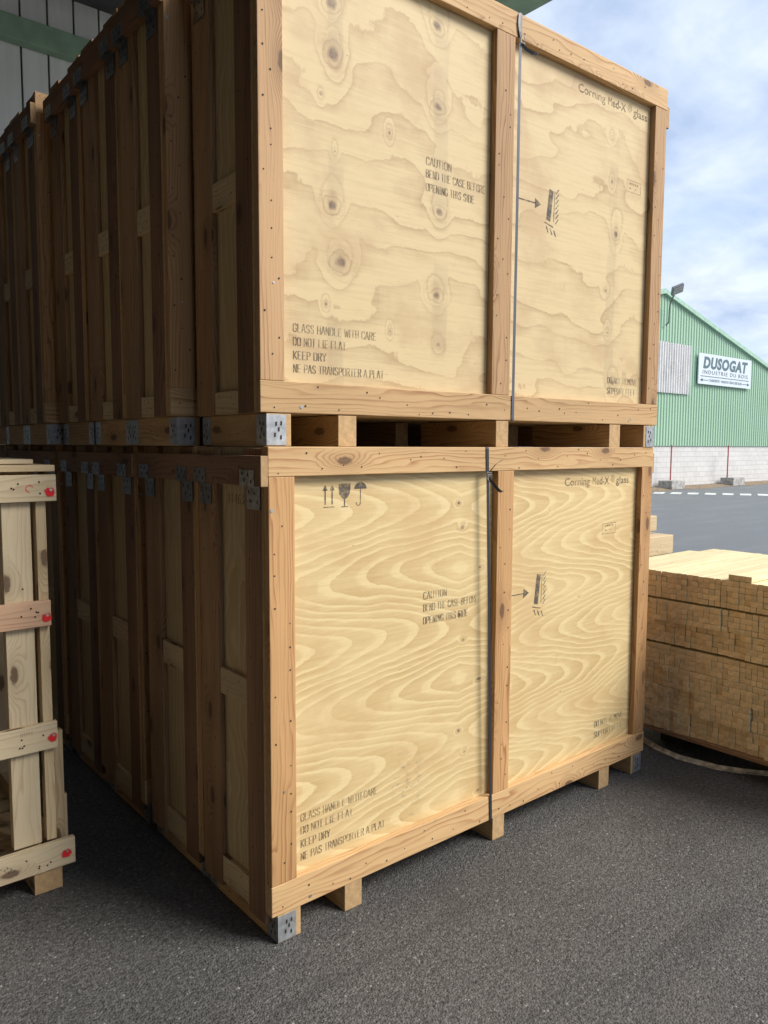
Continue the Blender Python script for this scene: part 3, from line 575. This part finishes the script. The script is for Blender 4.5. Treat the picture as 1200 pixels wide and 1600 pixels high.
# ------------------------------------------------------------------ crates
FEET = [(.0226, .1108), (.2917, .3658), (1.0402, 1.11), (1.772, 1.8519), (2.0376, 2.1217)]
def crate(label, loc, yaw, D, H, zs, ply='ply_side', mats=('rail', 'stile', 'stud', 'stud2'), mid=(1.036, 1.130), lstile=.096, rstile=2.048, W=2.14, front=True, group='plywood crates in two tiers', z_mid=(.75, .84), z_bot=(.07, .165), skid_mat='rail', bright=False, zr=.0963, zt=.1007):
    t = empty('wooden_crate', loc, yaw, label, 'crate', group)
    mr, ms, mu, mv = mats
    T = .030
    # skids (support feet run front to back)
    for k, (a, b) in enumerate(FEET):
        mb = MB(); mb.box(a, b, .003, D-.003, 0, zr-.002, grain=1)
        if k == 0: nails(mb, [(y, z) for y in (D*.33, D*.42, D*.55, D*.68) for z in (.03+rng.uniform(0, .03),)], 0, a-.001)
        sk = mb.build('skid', TM(skid_mat), t, .002)
        if k in (0, 4):
            e = .002; lo, hi = .004, zr-.006
            sgn = -1 if k == 0 else 1; xo = a-e if k == 0 else b+e
            # front plate and side plate of the bent corner bracket, both ends
            for yf, sy in ((.003-e, -1), (D-.003+e, 1)):
                mb = MB(); xin = a+.069 if k == 0 else b-.066
                x0, x1 = sorted((xo, xin)); y0, y1 = sorted((yf, yf-sy*.0018))
                mb.box(x0, x1, y0, y1, lo, hi, plain=True)
                y0, y1 = sorted((yf, yf-sy*.062)); xx = sorted((xo, xo-sgn*.0018))
                mb.box(xx[0], xx[1], y0, y1, lo, hi, plain=True)
                for q in ((.30, .70), (.62, .72), (.46, .52), (.22, .34), (.60, .26)):
                    xc = xo + (xin-xo)*(.25+q[0]*.8); zc = lo+q[1]*(hi-lo); yy = yf+sy*.0012
                    mb.face([(xc-.0028, yy, zc-.007), (xc+.0028, yy, zc-.006), (xc+.0028, yy, zc+.007), (xc-.0028, yy, zc+.006)], [(0, 0)]*4, 1)
                    yc = yf-sy*.062*q[0]; xx2 = xo+sgn*.0012
                    mb.face([(xx2, yc-.003, zc-.006), (xx2, yc+.003, zc-.005), (xx2, yc+.003, zc+.006), (xx2, yc-.003, zc+.005)], [(0, 0)]*4, 1)
                mb.build('corner_bracket', [M['galv'], M['nail']], sk)
    # front frame
    mb = MB(); mb.box(0, W, 0, T, zr, zr+zt)
    nails(mb, [(u, zr+rng.choice((.02, .05, .08))+rng.uniform(-.012, .012)) for u in [.06+.083*i+rng.uniform(-.03, .03) for i in range(25)]], 1, -.0012)
    mb.disc((.147, -.0016, zr+.02), (0, -1, 0), .0058, 3, 8); mb.disc((.9*W, -.0016, zr+.025), (0, -1, 0), .005, 3, 8)
    mb.build('bottom_rail', TM(mr), t, .0025)
    mb = MB(); mb.box(0, W, 0, T, H-.0918, H)
    nails(mb, [(u, H-.09+rng.choice((.02, .045, .07))+rng.uniform(-.012, .012)) for u in [.05+.083*i+rng.uniform(-.03, .03) for i in range(25)]], 1, -.0012)
    mb.build('top_rail', TM(mr), t, .0025)
    for (a, b, dy) in ((0.0015, lstile, .0012), (mid[0], mid[1], .0012), (rstile, W-.002, .0014)):
        mb = MB(); mb.box(a, b, dy, T, zr+zt+.0005, H-.0922)
        nails(mb, [(a+(b-a)*rng.choice((.2, .5, .78)), zr+.16+i*.078+rng.uniform(-.02, .02)) for i in range(int((H-.4)/.078))], 1, dy-.0012)
        if a < .01: mb.disc((.012, dy-.0016, H-.195), (0, -1, 0), .006, 3, 8); mb.disc((.05, dy-.0016, .5), (0, -1, 0), .004, 3, 8)
        mb.build('stile', TM(ms), t, .0025)
    mb = MB(); mb.box(.001, W-.001, T+.0005, T+.012, zr+.002, H-.004, local=True)
    mb.build('front_panel', [M[ply], M['end']], t)
    # sides
    tf = .022
    for sx in (0, 1):
        X = (lambda a, b: (a, b)) if sx == 0 else (lambda a, b: (W-b, W-a))
        x0, x1 = X(tf, tf+.012)
        mb = MB(); mb.box(x0, x1, T+.0125, D-.002, zs, H-.003, grain=2); mb.build('side_panel', [M['ply_side'], M['end']], t)
        for (ya_, yb_, dx) in ((T+.0128, .148, .0012), (D-.134, D-.003, .0005)):
            xs0, xs1 = X(dx, tf-.0005)
            mb = MB(); mb.box(xs0, xs1, ya_, yb_, zs, H-.005, grain=2)
            if sx == 0: nails(mb, [(ya_+(yb_-ya_)*rng.choice((.25, .7)), zs+.1+i*.11+rng.uniform(-.03, .03)) for i in range(int((H-.3)/.11))], 0, dx-.0012, .003)
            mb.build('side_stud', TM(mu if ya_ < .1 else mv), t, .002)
        for (za, zb_) in (z_mid, (z_bot[0], z_bot[1])):
            xs0, xs1 = X(.004, tf-.0005)
            mb = MB(); mb.box(xs0, xs1, .150, D-.136, za, zb_, grain=1)
            if sx == 0: nails(mb, [(.18, za+.03), (D-.17, za+.06), (D-.19, za+.02), (.2, zb_-.02)], 0, .0028, .0028)
            mb.build('side_batten', TM('pale'), t, .002)
    # floor, lid, back
    mb = MB(); mb.box(.04, W-.04, T+.02, D-.02, zr, zr+.018, grain=0); mb.build('floor_panel', [M['ply_side'], M['end']], t)
    mb = MB(); mb.box(.036, W-.036, T+.014, D-.02, H-.050, H-.034, grain=0); mb.build('lid_panel', [M['ply_side'], M['end']], t)
    mb = MB(); mb.box(.036, W-.036, D-.018, D-.004, zr, H-.01, grain=0); mb.build('back_panel', [M['ply_side'], M['end']], t)
    for xa, xb in ((.036, .07), (W*.33, W*.33+.09), (W*.66, W*.66+.09), (W-.07, W-.036)):
        mb = MB(); mb.box(xa, xb, .06, D-.03, H-.033, H-.001, grain=1); mb.build('lid_batten', TM('pale'), t, .002)
    return t

def tie_board(label, loc, yaw, L_, z, W=2.14, right=False, plates=()):
    """board nailed along the upper side edge across one or two crates, clipped with folded steel plates"""
    t = empty('tie_board', loc, yaw, label, 'board', 'boards tying the crates along their upper side edges')
    mb = MB()
    x0, x1 = (-.0262, -.0008) if not right else (W+.0008, W+.0262)
    mb.box(x0, x1, 0, L_, z, z+.094, grain=1)
    nails(mb, [(y, z+rng.uniform(.015, .08)) for y in [.04+.09*i for i in range(int(L_/.09))]], 0, x0-.0012 if not right else x1+.0012, .003, 2, -1)
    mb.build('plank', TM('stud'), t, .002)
    for y in plates:
        mb = MB(); xo = x0-.0024
        mb.box(xo, xo+.0018, y, y+.088, z+.0, z+.05, plain=True)
        mb.box(xo+.0018, -.0034, y+.001, y+.087, z-.0025, z-.0008, plain=True)
        mb.box(-.0034, -.0016, y+.008, y+.088, z-.075, z-.0008, plain=True)
        for a, b in ((.2, .3), (.65, .35), (.4, .7), (.8, .75)):
            for xx, zb_, zh, yo in ((xo-.0008, z, .05, 0), (-.0042, z-.072, .07, .005)):
                yc = y+yo+.088*a; zc = zb_+zh*b
                mb.face([(xx, yc-.003, zc-.006), (xx, yc+.003, zc-.005), (xx, yc+.003, zc+.006), (xx, yc-.003, zc+.005)], [(0, 0)]*4, 1)
        mb.build('clip_plate', [M['galv_shade'], M['nail']], t)
    return t

HL, HU = 1.5946, 1.641
low = crate('large lower front crate with two arrows, glass and umbrella symbols under its top rail', (0, 0, 0), 0, .468, HL, .052, 'ply_low',
            ('rail_low', 'stile', 'stud', 'stud2'), mid=(1.036, 1.130), skid_mat='rail_low')
YU = -0.0289
upc = crate('large upper front crate of knotty plywood, stacked on the crate with the umbrella symbol', (.0071, .0534, 1.595), YU, .455, HU, .104, 'ply_up',
            ('rail', 'stile_up', 'stud', 'stud2'), mid=(1.010, 1.110), lstile=.088, z_mid=(.770, .860), z_bot=(.106, .180), zr=.105, zt=.0975)
# rear crates: one lower and one upper built, the rest copied
lp = crate('second crate from the front in the lower tier, its side tight behind the front one', (0.002, .474, 0), 0, .468, HL, .052)
Y = [1.002, 1.476, 2.01, 2.484, 3.02]
LB = ['third crate from the front in the lower tier, after the first dark gap between crates', 'fourth crate from the front in the lower tier, deep in the shade', 'fifth crate from the front in the lower tier, just right of the slatted crate',
      'sixth crate from the front in the lower tier, behind the pale slatted crate', 'rearmost crate in the lower tier, in the darkest end of the row']
for i, y in enumerate(Y):
    c_ = copy_tree(lp); c_.location = (rng.uniform(-.006, .006), y, 0); c_['label'] = LB[i]
upr = crate('second upper tier crate from the front, its edge jutting out past the knotty one', (-.060, .545, 1.595), 0, .405, HU-.012, .104, z_mid=(.770, .860), z_bot=(.106, .180), zr=.105, zt=.0975)
UY = [(-.058, .954), (-.052, 1.40), (-.095, 1.87), (-.093, 2.28), (-.05, 2.74), (-.06, 3.16)]
LU = ['third crate from the front in the upper tier, flush behind the one that juts out', 'fourth crate from the front in the upper tier, under its own short tie board', 'fifth crate from the front in the upper tier, jutting out like the second',
      'sixth crate from the front in the upper tier, almost black in the shade', 'seventh crate from the front in the upper tier, at the left edge of the photo', 'rearmost crate in the upper tier, beyond the left edge']
for i, (x, y) in enumerate(UY):
    c_ = copy_tree(upr); c_.location = (x, y, 1.595); c_['label'] = LU[i]
tie_board('reddish tie board along the top side edge of the two nearest lower crates', (0, -.001, 0), 0, .935, 1.473, plates=(.038, .36, .50, .83))
tie_board('tie board along the third and fourth lower crates', (0, 1.0, 0), 0, .94, 1.470, plates=(.06, .36, .50, .80))
tie_board('tie board on the rearmost lower crates, level with the top of the pale slatted crate', (0, 2.0, 0), 0, .95, 1.470, plates=(.06, .36, .50, .80))
tie_board('short tie board end showing past the right edge of the lower front crate', (0, .01, 0), 0, .90, 1.473, right=True)
tie_board('short tie board end showing past the right edge of the knotty upper crate', (.0071, .06, 1.595), YU, .44, 1.478, right=True)
tie_board('tie board high on the side of the knotty upper crate', (.0071, .06, 1.595), YU, .44, 1.478, plates=(.05, .33))
tie_board('tie board spanning the second and third upper crates', (-.060, .545, 1.595), 0, .83, 1.478, plates=(.05, .30, .43, .73))
tie_board('short tie board on the fourth upper crate', (-.052, 1.385, 1.595), 0, .43, 1.474, plates=(.05, .31))
tie_board('tie board on the fifth and sixth upper crates, below the green beam', (-.094, 1.86, 1.595), 0, .83, 1.478, plates=(.05, .30, .45, .72))
tie_board('farthest tie board of the upper tier, at the left edge of the photo', (-.055, 2.73, 1.595), 0, .84, 1.474, plates=(.05, .30))

# ------------------------------------------------------------------ writing on the two front crates
def marks(t, off, zo, lower):
    """coordinates u, z (world z) on the plywood face; off = small shift of the writing"""
    yf = .0305-.0012
    P = lambda p: Vector((p[0]-.0025*(p[0]+1.21), yf+.0002, p[1]-.0025*(p[1]-1.6)-zo))
    A = []
    mb = MB(); h = .026
    if lower:
        rows = [('CAUTION', .677, 1.036, .118), ('BEND THE CASE BEFORE', .677, .985+.006, .287), ('OPENING THIS SIDE', .677, .937+.006, .235)]
    else:
        rows = [('CAUTION', .695, 2.596, .122), ('BEND THE CASE BEFORE', .695, 2.553, .297), ('OPENING THIS SIDE', .695, 2.506, .240)]
    for tx, u, z, wd in rows: text_strokes(mb, tx, u, z, h, wd, P)
    mb.build('caution_stencil', M['ink'], t)
    mb = MB()
    if lower: rows = [('GLASS HANDLE WITH CARE', .134, .362, .327), ('DO NOT LIE FLAT', .134, .318, .215), ('KEEP DRY', .134, .272, .118), ('NE PAS TRANSPORTER A PLAT', .134, .228, .361)]
    else: rows = [('GLASS HANDLE WITH CARE', .140, 1.960, .333), ('DO NOT LIE FLAT', .140, 1.917, .205), ('KEEP DRY', .140, 1.874, .125), ('NE PAS TRANSPORTER A PLAT', .140, 1.832, .366)]
    for tx, u, z, wd in rows: text_strokes(mb, tx, u, z, .025, wd, P)
    mb.build('handling_stencil', M['ink'], t)
    mb = MB()
    if lower: rows = [('DO NOT REMOVE', 1.770, .292, .232), ('SUPPORT FEET', 1.770, .240, .222)]
    else: rows = [('DO NOT REMOVE', 1.790, 1.885, .228), ('SUPPORT FEET', 1.790, 1.838, .213)]
    for tx, u, z, wd in rows:
        mb = MB(); text_strokes(mb, tx, u, z, .026, wd, P); mb.build('support_stencil', M['ink_grey'], t)
    mb = MB(); u0, z0, wd = (1.502, 1.428, .49) if lower else (1.534, 3.078, .497)
    k = wd/.49
    put_font(mb, 'Corning', u0, z0, .182*k, .034, P, bold=0.01); put_font(mb, 'ed-X', u0+.232*k, z0, .098*k, .034, P, bold=0.01)
    put_font(mb, '®', u0+.343*k, z0+.008, .030*k, .034, P); put_font(mb, 'glass', u0+.385*k, z0, .105*k, .034, P, bold=0.01)
    mb.build('name_stencil', M['ink'], t)
    mb = MB(); put_font(mb, 'M', u0+.203*k, z0, .024*k, .034, P); mb.build('worn_letter', M['ink_faint'], t)
    # centre of gravity / leaning glass pictogram
    au, az = (1.141, .989) if lower else (1.178, 2.575)
    q = lambda pts, mi=0: mb.face([P((au+a, az+b)) for a, b in pts], [(0, 0)]*len(pts), mi)
    mb = MB(); q([(.0, -.0025), (.105, -.0025), (.105, .0025), (0, .0025)]); q([(.10, -.020), (.136, 0), (.10, .020)])
    mb.build('arrow_mark', M['ink_grey'], t)
    mb = MB(); q([(.170, -.052), (.196, -.057), (.212, .068), (.186, .073)]); mb.build('panel_mark', M['ink_grey'], t)
    mb = MB(); q([(.215, -.055), (.218, -.055), (.222, .07), (.219, .07)])
    for i in range(7):
        zb = -.052+i*.020; q([(.225, zb-.009), (.231, zb-.009), (.248, zb+.012), (.242, zb+.012)])
    q([(.160, -.062), (.215, -.074), (.214, -.078), (.159, -.066)])
    for i in range(3):
        xb = .168+i*.024; zb = -.078-i*.005; q([(xb, zb), (xb+.006, zb), (xb+.018, zb-.024), (xb+.012, zb-.024)])
    mb.build('hatching_mark', M['ink_grey'], t)
    # grade stamp
    su, sz, sw, sh = (1.790, 1.198, .105, .050) if lower else (1.893, 2.745, .107, .052)
    mb = MB(); e = .002
    for a, b, c_, d in ((0, 0, sw, e), (0, sh-e, sw, sh), (0, 0, e, sh), (sw-e, 0, sw, sh)):
        mb.face([P((su+a, sz+b)), P((su+c_, sz+b)), P((su+c_, sz+d)), P((su+a, sz+d))], [(0, 0)]*4)
    for i in range(5): mb.face([P((su+.02+i*.014, sz+.034)), P((su+.028+i*.014, sz+.034)), P((su+.028+i*.014, sz+.042)), P((su+.02+i*.014, sz+.042))], [(0, 0)]*4)
    for i in (0, 3): mb.face([P((su+.02+i*.014, sz+.014)), P((su+.03+i*.014, sz+.014)), P((su+.03+i*.014, sz+.020)), P((su+.02+i*.014, sz+.020))], [(0, 0)]*4)
    mb.build('grade_stamp', M['ink_faint'], t)
    if lower:
        mb = MB()
        f = lambda pts: mb.face([P(p) for p in pts], [(0, 0)]*len(pts))
        for x in (.236, .264):
            f([(x-.0025, 1.406), (x+.0025, 1.406), (x+.0025, 1.455), (x-.0025, 1.455)]); f([(x-.010, 1.452), (x+.010, 1.452), (x, 1.471)])
        f([(.228, 1.396), (.272, 1.396), (.272, 1.3985), (.228, 1.3985)]); mb.build('upright_arrows', M['ink_grey'], t)
        mb = MB()
        pts = [(.291, 1.473), (.339, 1.473), (.3395, 1.455), (.337, 1.44), (.328, 1.428), (.318, 1.4215), (.312, 1.4215), (.302, 1.428), (.293, 1.44), (.2905, 1.455)]
        f(pts); f([(.3128, 1.397), (.3172, 1.397), (.3172, 1.4215), (.3128, 1.4215)]); f([(.300, 1.3945), (.330, 1.3945), (.330, 1.3975), (.300, 1.3975)])
        mb.build('glass_symbol', M['ink_grey'], t)
        mb = MB(); cx, cz = .382, 1.4535
        f([(cx+.0265*math.cos(a), cz+.0225*math.sin(a)) for a in [math.pi*i/12 for i in range(13)]])
        f([(cx-.0018, 1.408), (cx+.0018, 1.408), (cx+.0018, cz), (cx-.0018, cz)])
        hk = [(cx-.009+.009*math.cos(a), 1.408-.011*math.sin(a)) for a in [math.pi*i/6 for i in range(7)]]
        stroke(mb, hk, .004, P); mb.build('umbrella_symbol', M['ink_grey'], t)
        # hand lettered number on the side sheet
        mb = MB(); PS = lambda p: Vector((.0205, .29-p[0], p[1])); text_strokes(mb, '1146318', 0, 1.408, .030, .150, PS, .11); mb.build('side_number', M['ink'], t)
    else:
        mb = MB(); PS = lambda p: Vector((.0205, .29-p[0], p[1])); text_strokes(mb, '1146318', 0, 1.42, .030, .150, PS, .11); mb.build('side_number', M['ink'], t)
marks(low, 0, 0, True); marks(upc, 0, ZU, False)

# ------------------------------------------------------------------ straps
def strap(t, ub, ut, zb, zt, D, mat, tails, kink=0):
    mb = MB(); w_ = .0145; lean = (ut-ub)
    pts = [(ub-lean*.0, .12, zb-.0012), (ub, .02, zb-.0012), (ub, -.0015, zb-.0005), (ub, -.003, zb+.006)]
    for i in range(1, 12):
        f = i/12; pts.append((ub+lean*f, -.0032+.0006*math.sin(f*9), zb+(zt-zb)*f))
    pts += [(ut, -.003, zt-.006), (ut, -.0015, zt+.0005), (ut, .02, zt+.0012), (ut, .05, zt+.0012)]
    mb.ribbon(pts, (1, 0, 0), w_, .0009); mb.build('band', mat, t)
    for i, tp in enumerate(tails):
        mb = MB(); mb.ribbon(tp, (.5, -.6, .62), .0115, .0008); mb.build('loose_end', mat, t)
def buckle(t, u, z):
    mb = MB(); y = -.006
    for dy, s_, dz in ((0, 1.0, 0), (-.005, .85, -.007)):
        q = [(u-.011*s_, y+dy, z+dz+.013*s_), (u+.013*s_, y+dy-.002, z+dz+.011*s_), (u+.012*s_, y+dy-.002, z+dz-.014*s_), (u-.010*s_, y+dy, z+dz-.012*s_), (u-.011*s_, y+dy, z+dz+.013*s_)]
        mb.tube(q, .0017, 6)
    mb.build('wire_buckle', M['wire'], t)
s1 = empty('packing_strap', (0, 0, 0), 0, 'black strap with wire buckle and two loose ends around the lower front crate', 'strap')
strap(s1, 1.022, .968, .0963, HL, .4, M['strap'],
      [[(.975, -.006, 1.496), (.985, -.012, 1.512), (.998, -.020, 1.530), (1.016, -.026, 1.541), (1.028, -.026, 1.545)],
       [(.974, -.006, 1.478), (.974, -.022, 1.462), (.980, -.036, 1.445), (.993, -.042, 1.430), (1.012, -.036, 1.424), (1.036, -.024, 1.424), (1.046, -.018, 1.426)]])
buckle(s1, .974, 1.486)
s2 = empty('packing_strap', (.0071, .0534, 1.595), YU, 'grey-blue strap with wire buckle around the knotty upper front crate', 'strap')
strap(s2, 1.127, 1.132, .105, HU, .4, M['strap_grey'],
      [[(1.134, -.006, 1.530), (1.146, -.022, 1.505), (1.166, -.036, 1.492), (1.192, -.036, 1.497), (1.210, -.026, 1.510), (1.219, -.022, 1.520)]])
buckle(s2, 1.136, 1.548)
mb = MB(); mb.ribbon([(1.124, -.004, HU-.004), (1.119, -.006, 1.60), (1.124, -.007, 1.57), (1.130, -.006, 1.552)], (1, 0, 0), .011, .0008); mb.build('loose_end', M['strap_grey'], s2)

# ------------------------------------------------------------------ pale slatted crate at the left
FY = .775
sl = empty('slatted_crate', (-.385, FY, 0), 0, 'pale slatted pine crate with red dotted screws at the left edge', 'crate')
def sbox(name, mat, x0, x1, y0, y1, z0, z1, grain=None, parent=sl, rot=0, nl=()):
    mb = MB(); mb.box(x0+.385, x1+.385, y0, y1, z0, z1, grain)
    for (a, b) in nl: mb.disc((a+.385, y0-.0012, b), (0, -1, 0), .0035, 2, 6)
    return mb.build(name, TM(mat), parent, .002)
LX = -2.2
sbox('lid_board', 'pale', LX, -.387, .0, .75, 1.505, 1.527, 0)
sbox('lid_board', 'white', LX, -.43, .10, .6, 1.529, 1.545, 0)
rails = [('white', -.384, 1.402, 1.494, .0), ('pink', -.415, .965, 1.055, .0), ('white', -.407, .522, .618, .0), ('white', -.3605, .080, .177, -.006)]
reds = [(-.403, 1.437), (-.428, .999), (-.421, .566), (-.390, .128)]
for (mt, xr, z0, z1, yo), (rx, rz) in zip(rails, reds):
    o = sbox('rail', mt, LX, xr, yo, yo+.022, z0, z1, 0, nl=[(xr-.03-rng.random()*.14, z0+.02+rng.random()*.05) for _ in range(5)])
    mb = MB(); k = 18
    mb.face([(rx+.385+a*.021-.003, yo-.0013, rz-.004+b*.019) for a, b in ((-1, -1), (1, -1), (1, 1), (-1, 1))], [(0, 0), (1, 0), (1, 1), (0, 1)])
    mb.build('red_spot', M['spot'], o)
    mb = MB(); mb.tube([(rx+.385, yo-.0005, rz+.004), (rx+.385, yo-.003, rz+.004)], .0048, 10); mb.build('screw', M['screw'], o)
o0 = [c for c in sl.children if c.name.startswith('rail')][0]
mb = MB(); k = 14
for i in range(k):
    a0, a1 = [2*math.pi*j/20+.4 for j in (i, i+1)]; c0 = (-.472+.385, 1.447)
    mb.face([(c0[0]+r_*math.cos(a), -.0012, c0[1]+r_*math.sin(a)) for a, r_ in ((a0, .0125), (a1, .0125), (a1, .0105), (a0, .0105))], [(0, 0)]*4)
mb.build('red_circle', M['red'], o0)
sbox('post', 'white', -.559, -.466, .0225, .060, .178, 1.401, 2, nl=[(-.50, 1.1), (-.48, .97)])
sbox('post', 'pale', -.449, -.415, .0225, .060, .178, 1.401, 2)
sbox('post', 'pale', -.402, -.352, .10, .13, .05, .30, 2)
sbox('post', 'pale', -.405, -.372, .062, .09, .05, .56, 2)
for x in (-1.05, -.80, -1.6): sbox('post', 'white', x, x+.09, .0225, .06, .178, 1.401, 2)
for x in (-.47, -.95, -1.45, -2.1): sbox('back_post', 'pale', x, x+.09, .72, .75, .1, 1.5, 2)
for z in (.1, .5, .95, 1.40): sbox('back_rail', 'pale', LX, -.40, .751, .775, z, z+.09, 0)
for z in (.1, 1.41): sbox('side_rail', 'pale', -.44, -.415, .14, .72, z, z+.09, 1)
for i in range(5): sbox('floor_board', 'pale', LX, -.42, .14+i*.12, .23+i*.12, .10, .122, 0)
for x0, x1 in ((-.502, -.406), (-1.35, -1.25), (-2.1, -2.0)): sbox('block_foot', 'pale', x0, x1, .0005, .60, 0, .0795, 1)
mb = MB(); PR = lambda p: Vector((p[0]+.385, -.0012, p[1])); text_strokes(mb, '07416', -.530, .588, .013, .040, PR, .10); mb.build('batch_number', M['ink_faint'], sl)
mb = MB()
for i in range(3):
    cx, cz = -.60+i*.012, .140-i*.009
    stroke(mb, [(cx+.009*math.cos(a)*1.3, cz+.005*math.sin(a)) for a in [2*math.pi*j/10-.3 for j in range(11)]], .003, lambda p: Vector((p[0]+.385, -.0072, p[1])))
mb.build('chain_mark', M['ink_grey'], sl)
# goods seen through the slats
inn = empty('packed_boards', (-1.2, 1.15, .123), 0, 'dim stack of boards inside the pale slatted crate', 'boards')
for i in range(5):
    mb = MB(); mb.box(-.9, .62-.03*i, -.15+.02*(i % 2), .15, i*.052, i*.052+.048, 0); mb.build('board', TM('stud2'), inn, .002)

# ------------------------------------------------------------------ batten pack at the right
SXF = 2.40; ZB = .133; ZT = .960
STK = 'short pale batten with a square sawn end packed in the big batten stack'
cells = []
def pack(y0, y1, z0, z1, xoff, n_z, n_y):
    dz = (z1-z0)/n_z; dy = (y1-y0)/n_y; colx = [rng.uniform(-.004, .004) for _ in range(n_y)]
    for i in range(n_z):
        j = -1
        while j < n_y-1:
            j += 1; j0 = j
            if j < n_y-1 and rng.random() < .22: j += 1      # a wider batten
            cells.append((y0+j0*dy+rng.uniform(0, .0012), y0+(j+1)*dy-rng.choice((.0008, .0012, .0018)), z0+i*dz, z0+(i+1)*dz-rng.choice((.0008, .0012, .002)), xoff+colx[j]+rng.uniform(-.004, .004)))
ylim = (-1.15, .40)
def tier(z0, z1, nz, seams):
    ys = [ylim[0]]+seams+[ylim[1]]
    for k, (a, b) in enumerate(zip(ys[:-1], ys[1:])):
        pack(a+.0015, b-.0015, z0, z1, rng.uniform(-.012, .012), nz, max(1, round((b-a)/.0285)))
tier(.822, .960, 5, [-.70, -.230]); tier(.705, .812, 4, [-.62, -.240, .13]); tier(.585, .704, 4, [-.82, -.36, -.05])
tier(.470, .573, 4, [-.9, -.475, .0]); tier(.360, .469, 4, [-.72, -.26, .06]); tier(.245, .359, 4, [-.8, -.40, -.12]); tier(.133, .244, 4, [-.75, -.47, -.1])
for j in range(4): cells.append((-.376+j*.028, -.376+(j+1)*.028-.001, .961, .988, 0))
lenx = {True: .86, False: 1.06}
C0 = Vector((-1.2141, -2.0029, 1.6))
def seen(c): return -.62 < c[0] < .17 - (0)
order = sorted([c for c in cells if seen(c)], key=lambda c: (Vector((SXF, c[0], c[2]))-C0).length)
top = [c for c in order if c[2] > .93]
sel = top + [c for c in order if c not in top]; sel = sel[:300]; ss = set(id(c) for c in sel)
def batten(mb, c, org=(0, 0, 0)):
    y0, y1, z0, z1, xo = c; l = 1.06 if y1 < .345 else .86
    mb.box(SXF+xo-org[0], SXF+l+xo*2-org[0], y0-org[1], y1-org[1], z0-org[2], z1-org[2], 0)
BM = [M['cut'], M['end_stack']]
for c in sel:
    org = (SXF, c[0], c[2]); mb = MB(); batten(mb, c, org)
    o = mb.build('batten', BM, None, .0008, loc=org); tag(o, STK, 'batten', 'battens in the big stack')
mb = MB()
for c in cells:
    if id(c) not in ss: batten(mb, c)
tag(mb.build('battens', BM), 'remaining pale battens packed in the far and lower part of the big stack', 'battens', None, 'stuff')
M['bearer_shade'] = flat_mat('bearer_shade_dark', (0.05, 0.04, 0.03), .9)  # shade under the stack put into the bearer colour
pal = empty('stack_pallet', (SXF, -.4, 0), 0, 'low dark pallet under the big batten stack', 'pallet')
mb = MB(); mb.box(-.012, 1.1, -.77, .82, .110, .131, 1); mb.build('deck_board', TM('stud2'), pal, .002)
for y in (-.60, -.05, .45):
    mb = MB(); mb.box(.16, 1.05, y, y+.10, 0, .109, 0); mb.build('bearer', M['bearer_shade'], pal, .002)
# dark slab and the pale bent strip lying on it
mb = MB()
pts = [(2.506, 0.301, 0.014), (2.466, 0.189, 0.014), (2.415, 0.072, 0.014), (2.392, -0.05, 0.014), (2.408, -0.145, 0.014), (2.423, -0.237, 0.014), (2.476, -0.339, 0.014), (2.544, -0.433, 0.014), (2.626, -0.518, 0.014)]
mb.ribbon(pts, (.35, .1, .93), .020, .006); mb.ribbon([(x-.012, y+.003, z-.007) for x, y, z in pts], (1, .1, .0), .016, .006)
tag(mb.build('bent_strip', flat_mat('bent_pale_strip', (0.62, 0.55, 0.43), .6, 0, .4, 30)), 'pale bent strip lying in front of the batten stack', 'strip')
# squared timbers beyond the stack
tl = [(5.38, .612, .785, 'thick pale squared timber lying across, lower of the two behind the batten stack', 1.70, 2.02), (5.12, .835, .975, 'short pale squared timber on top of the longer one behind the batten stack', 1.72, 1.9)]
for x1, z0, z1, lab, y0, y1 in tl:
    mb = MB(); mb.box(-2.2, 0, 0, y1-y0, 0, z1-z0, 0)
    nails(mb, [(-.05-rng.random()*.4, .03+rng.random()*.08) for _ in range(6)], 1, -.001)
    tag(mb.build('squared_timber', TM('pale'), None, .008, loc=(x1, y0, z0)), lab, 'timber', 'squared timbers behind the batten stack')
tr = empty('timber_rack', (5.0, 1.86, 0), 0, 'low bearers carrying the squared timbers behind the batten stack', 'rack')
for i, (zz0, zz1) in enumerate(((.43, .607), (.2, .42), (0, .19))):
    mb = MB(); mb.box(-1.8, .30, -.12, .14, zz0, zz1, 0); mb.build('bearer', TM('pale'), tr, .006)
mb = MB(); mb.box(-.2, .05, -.10, .02, .787, .833, 0); mb.build('spacer', TM('pale'), tr)
mb = MB(); mb.box(-1.9, -1.7, -.10, .02, .787, .833, 0); mb.build('spacer', TM('pale'), tr)
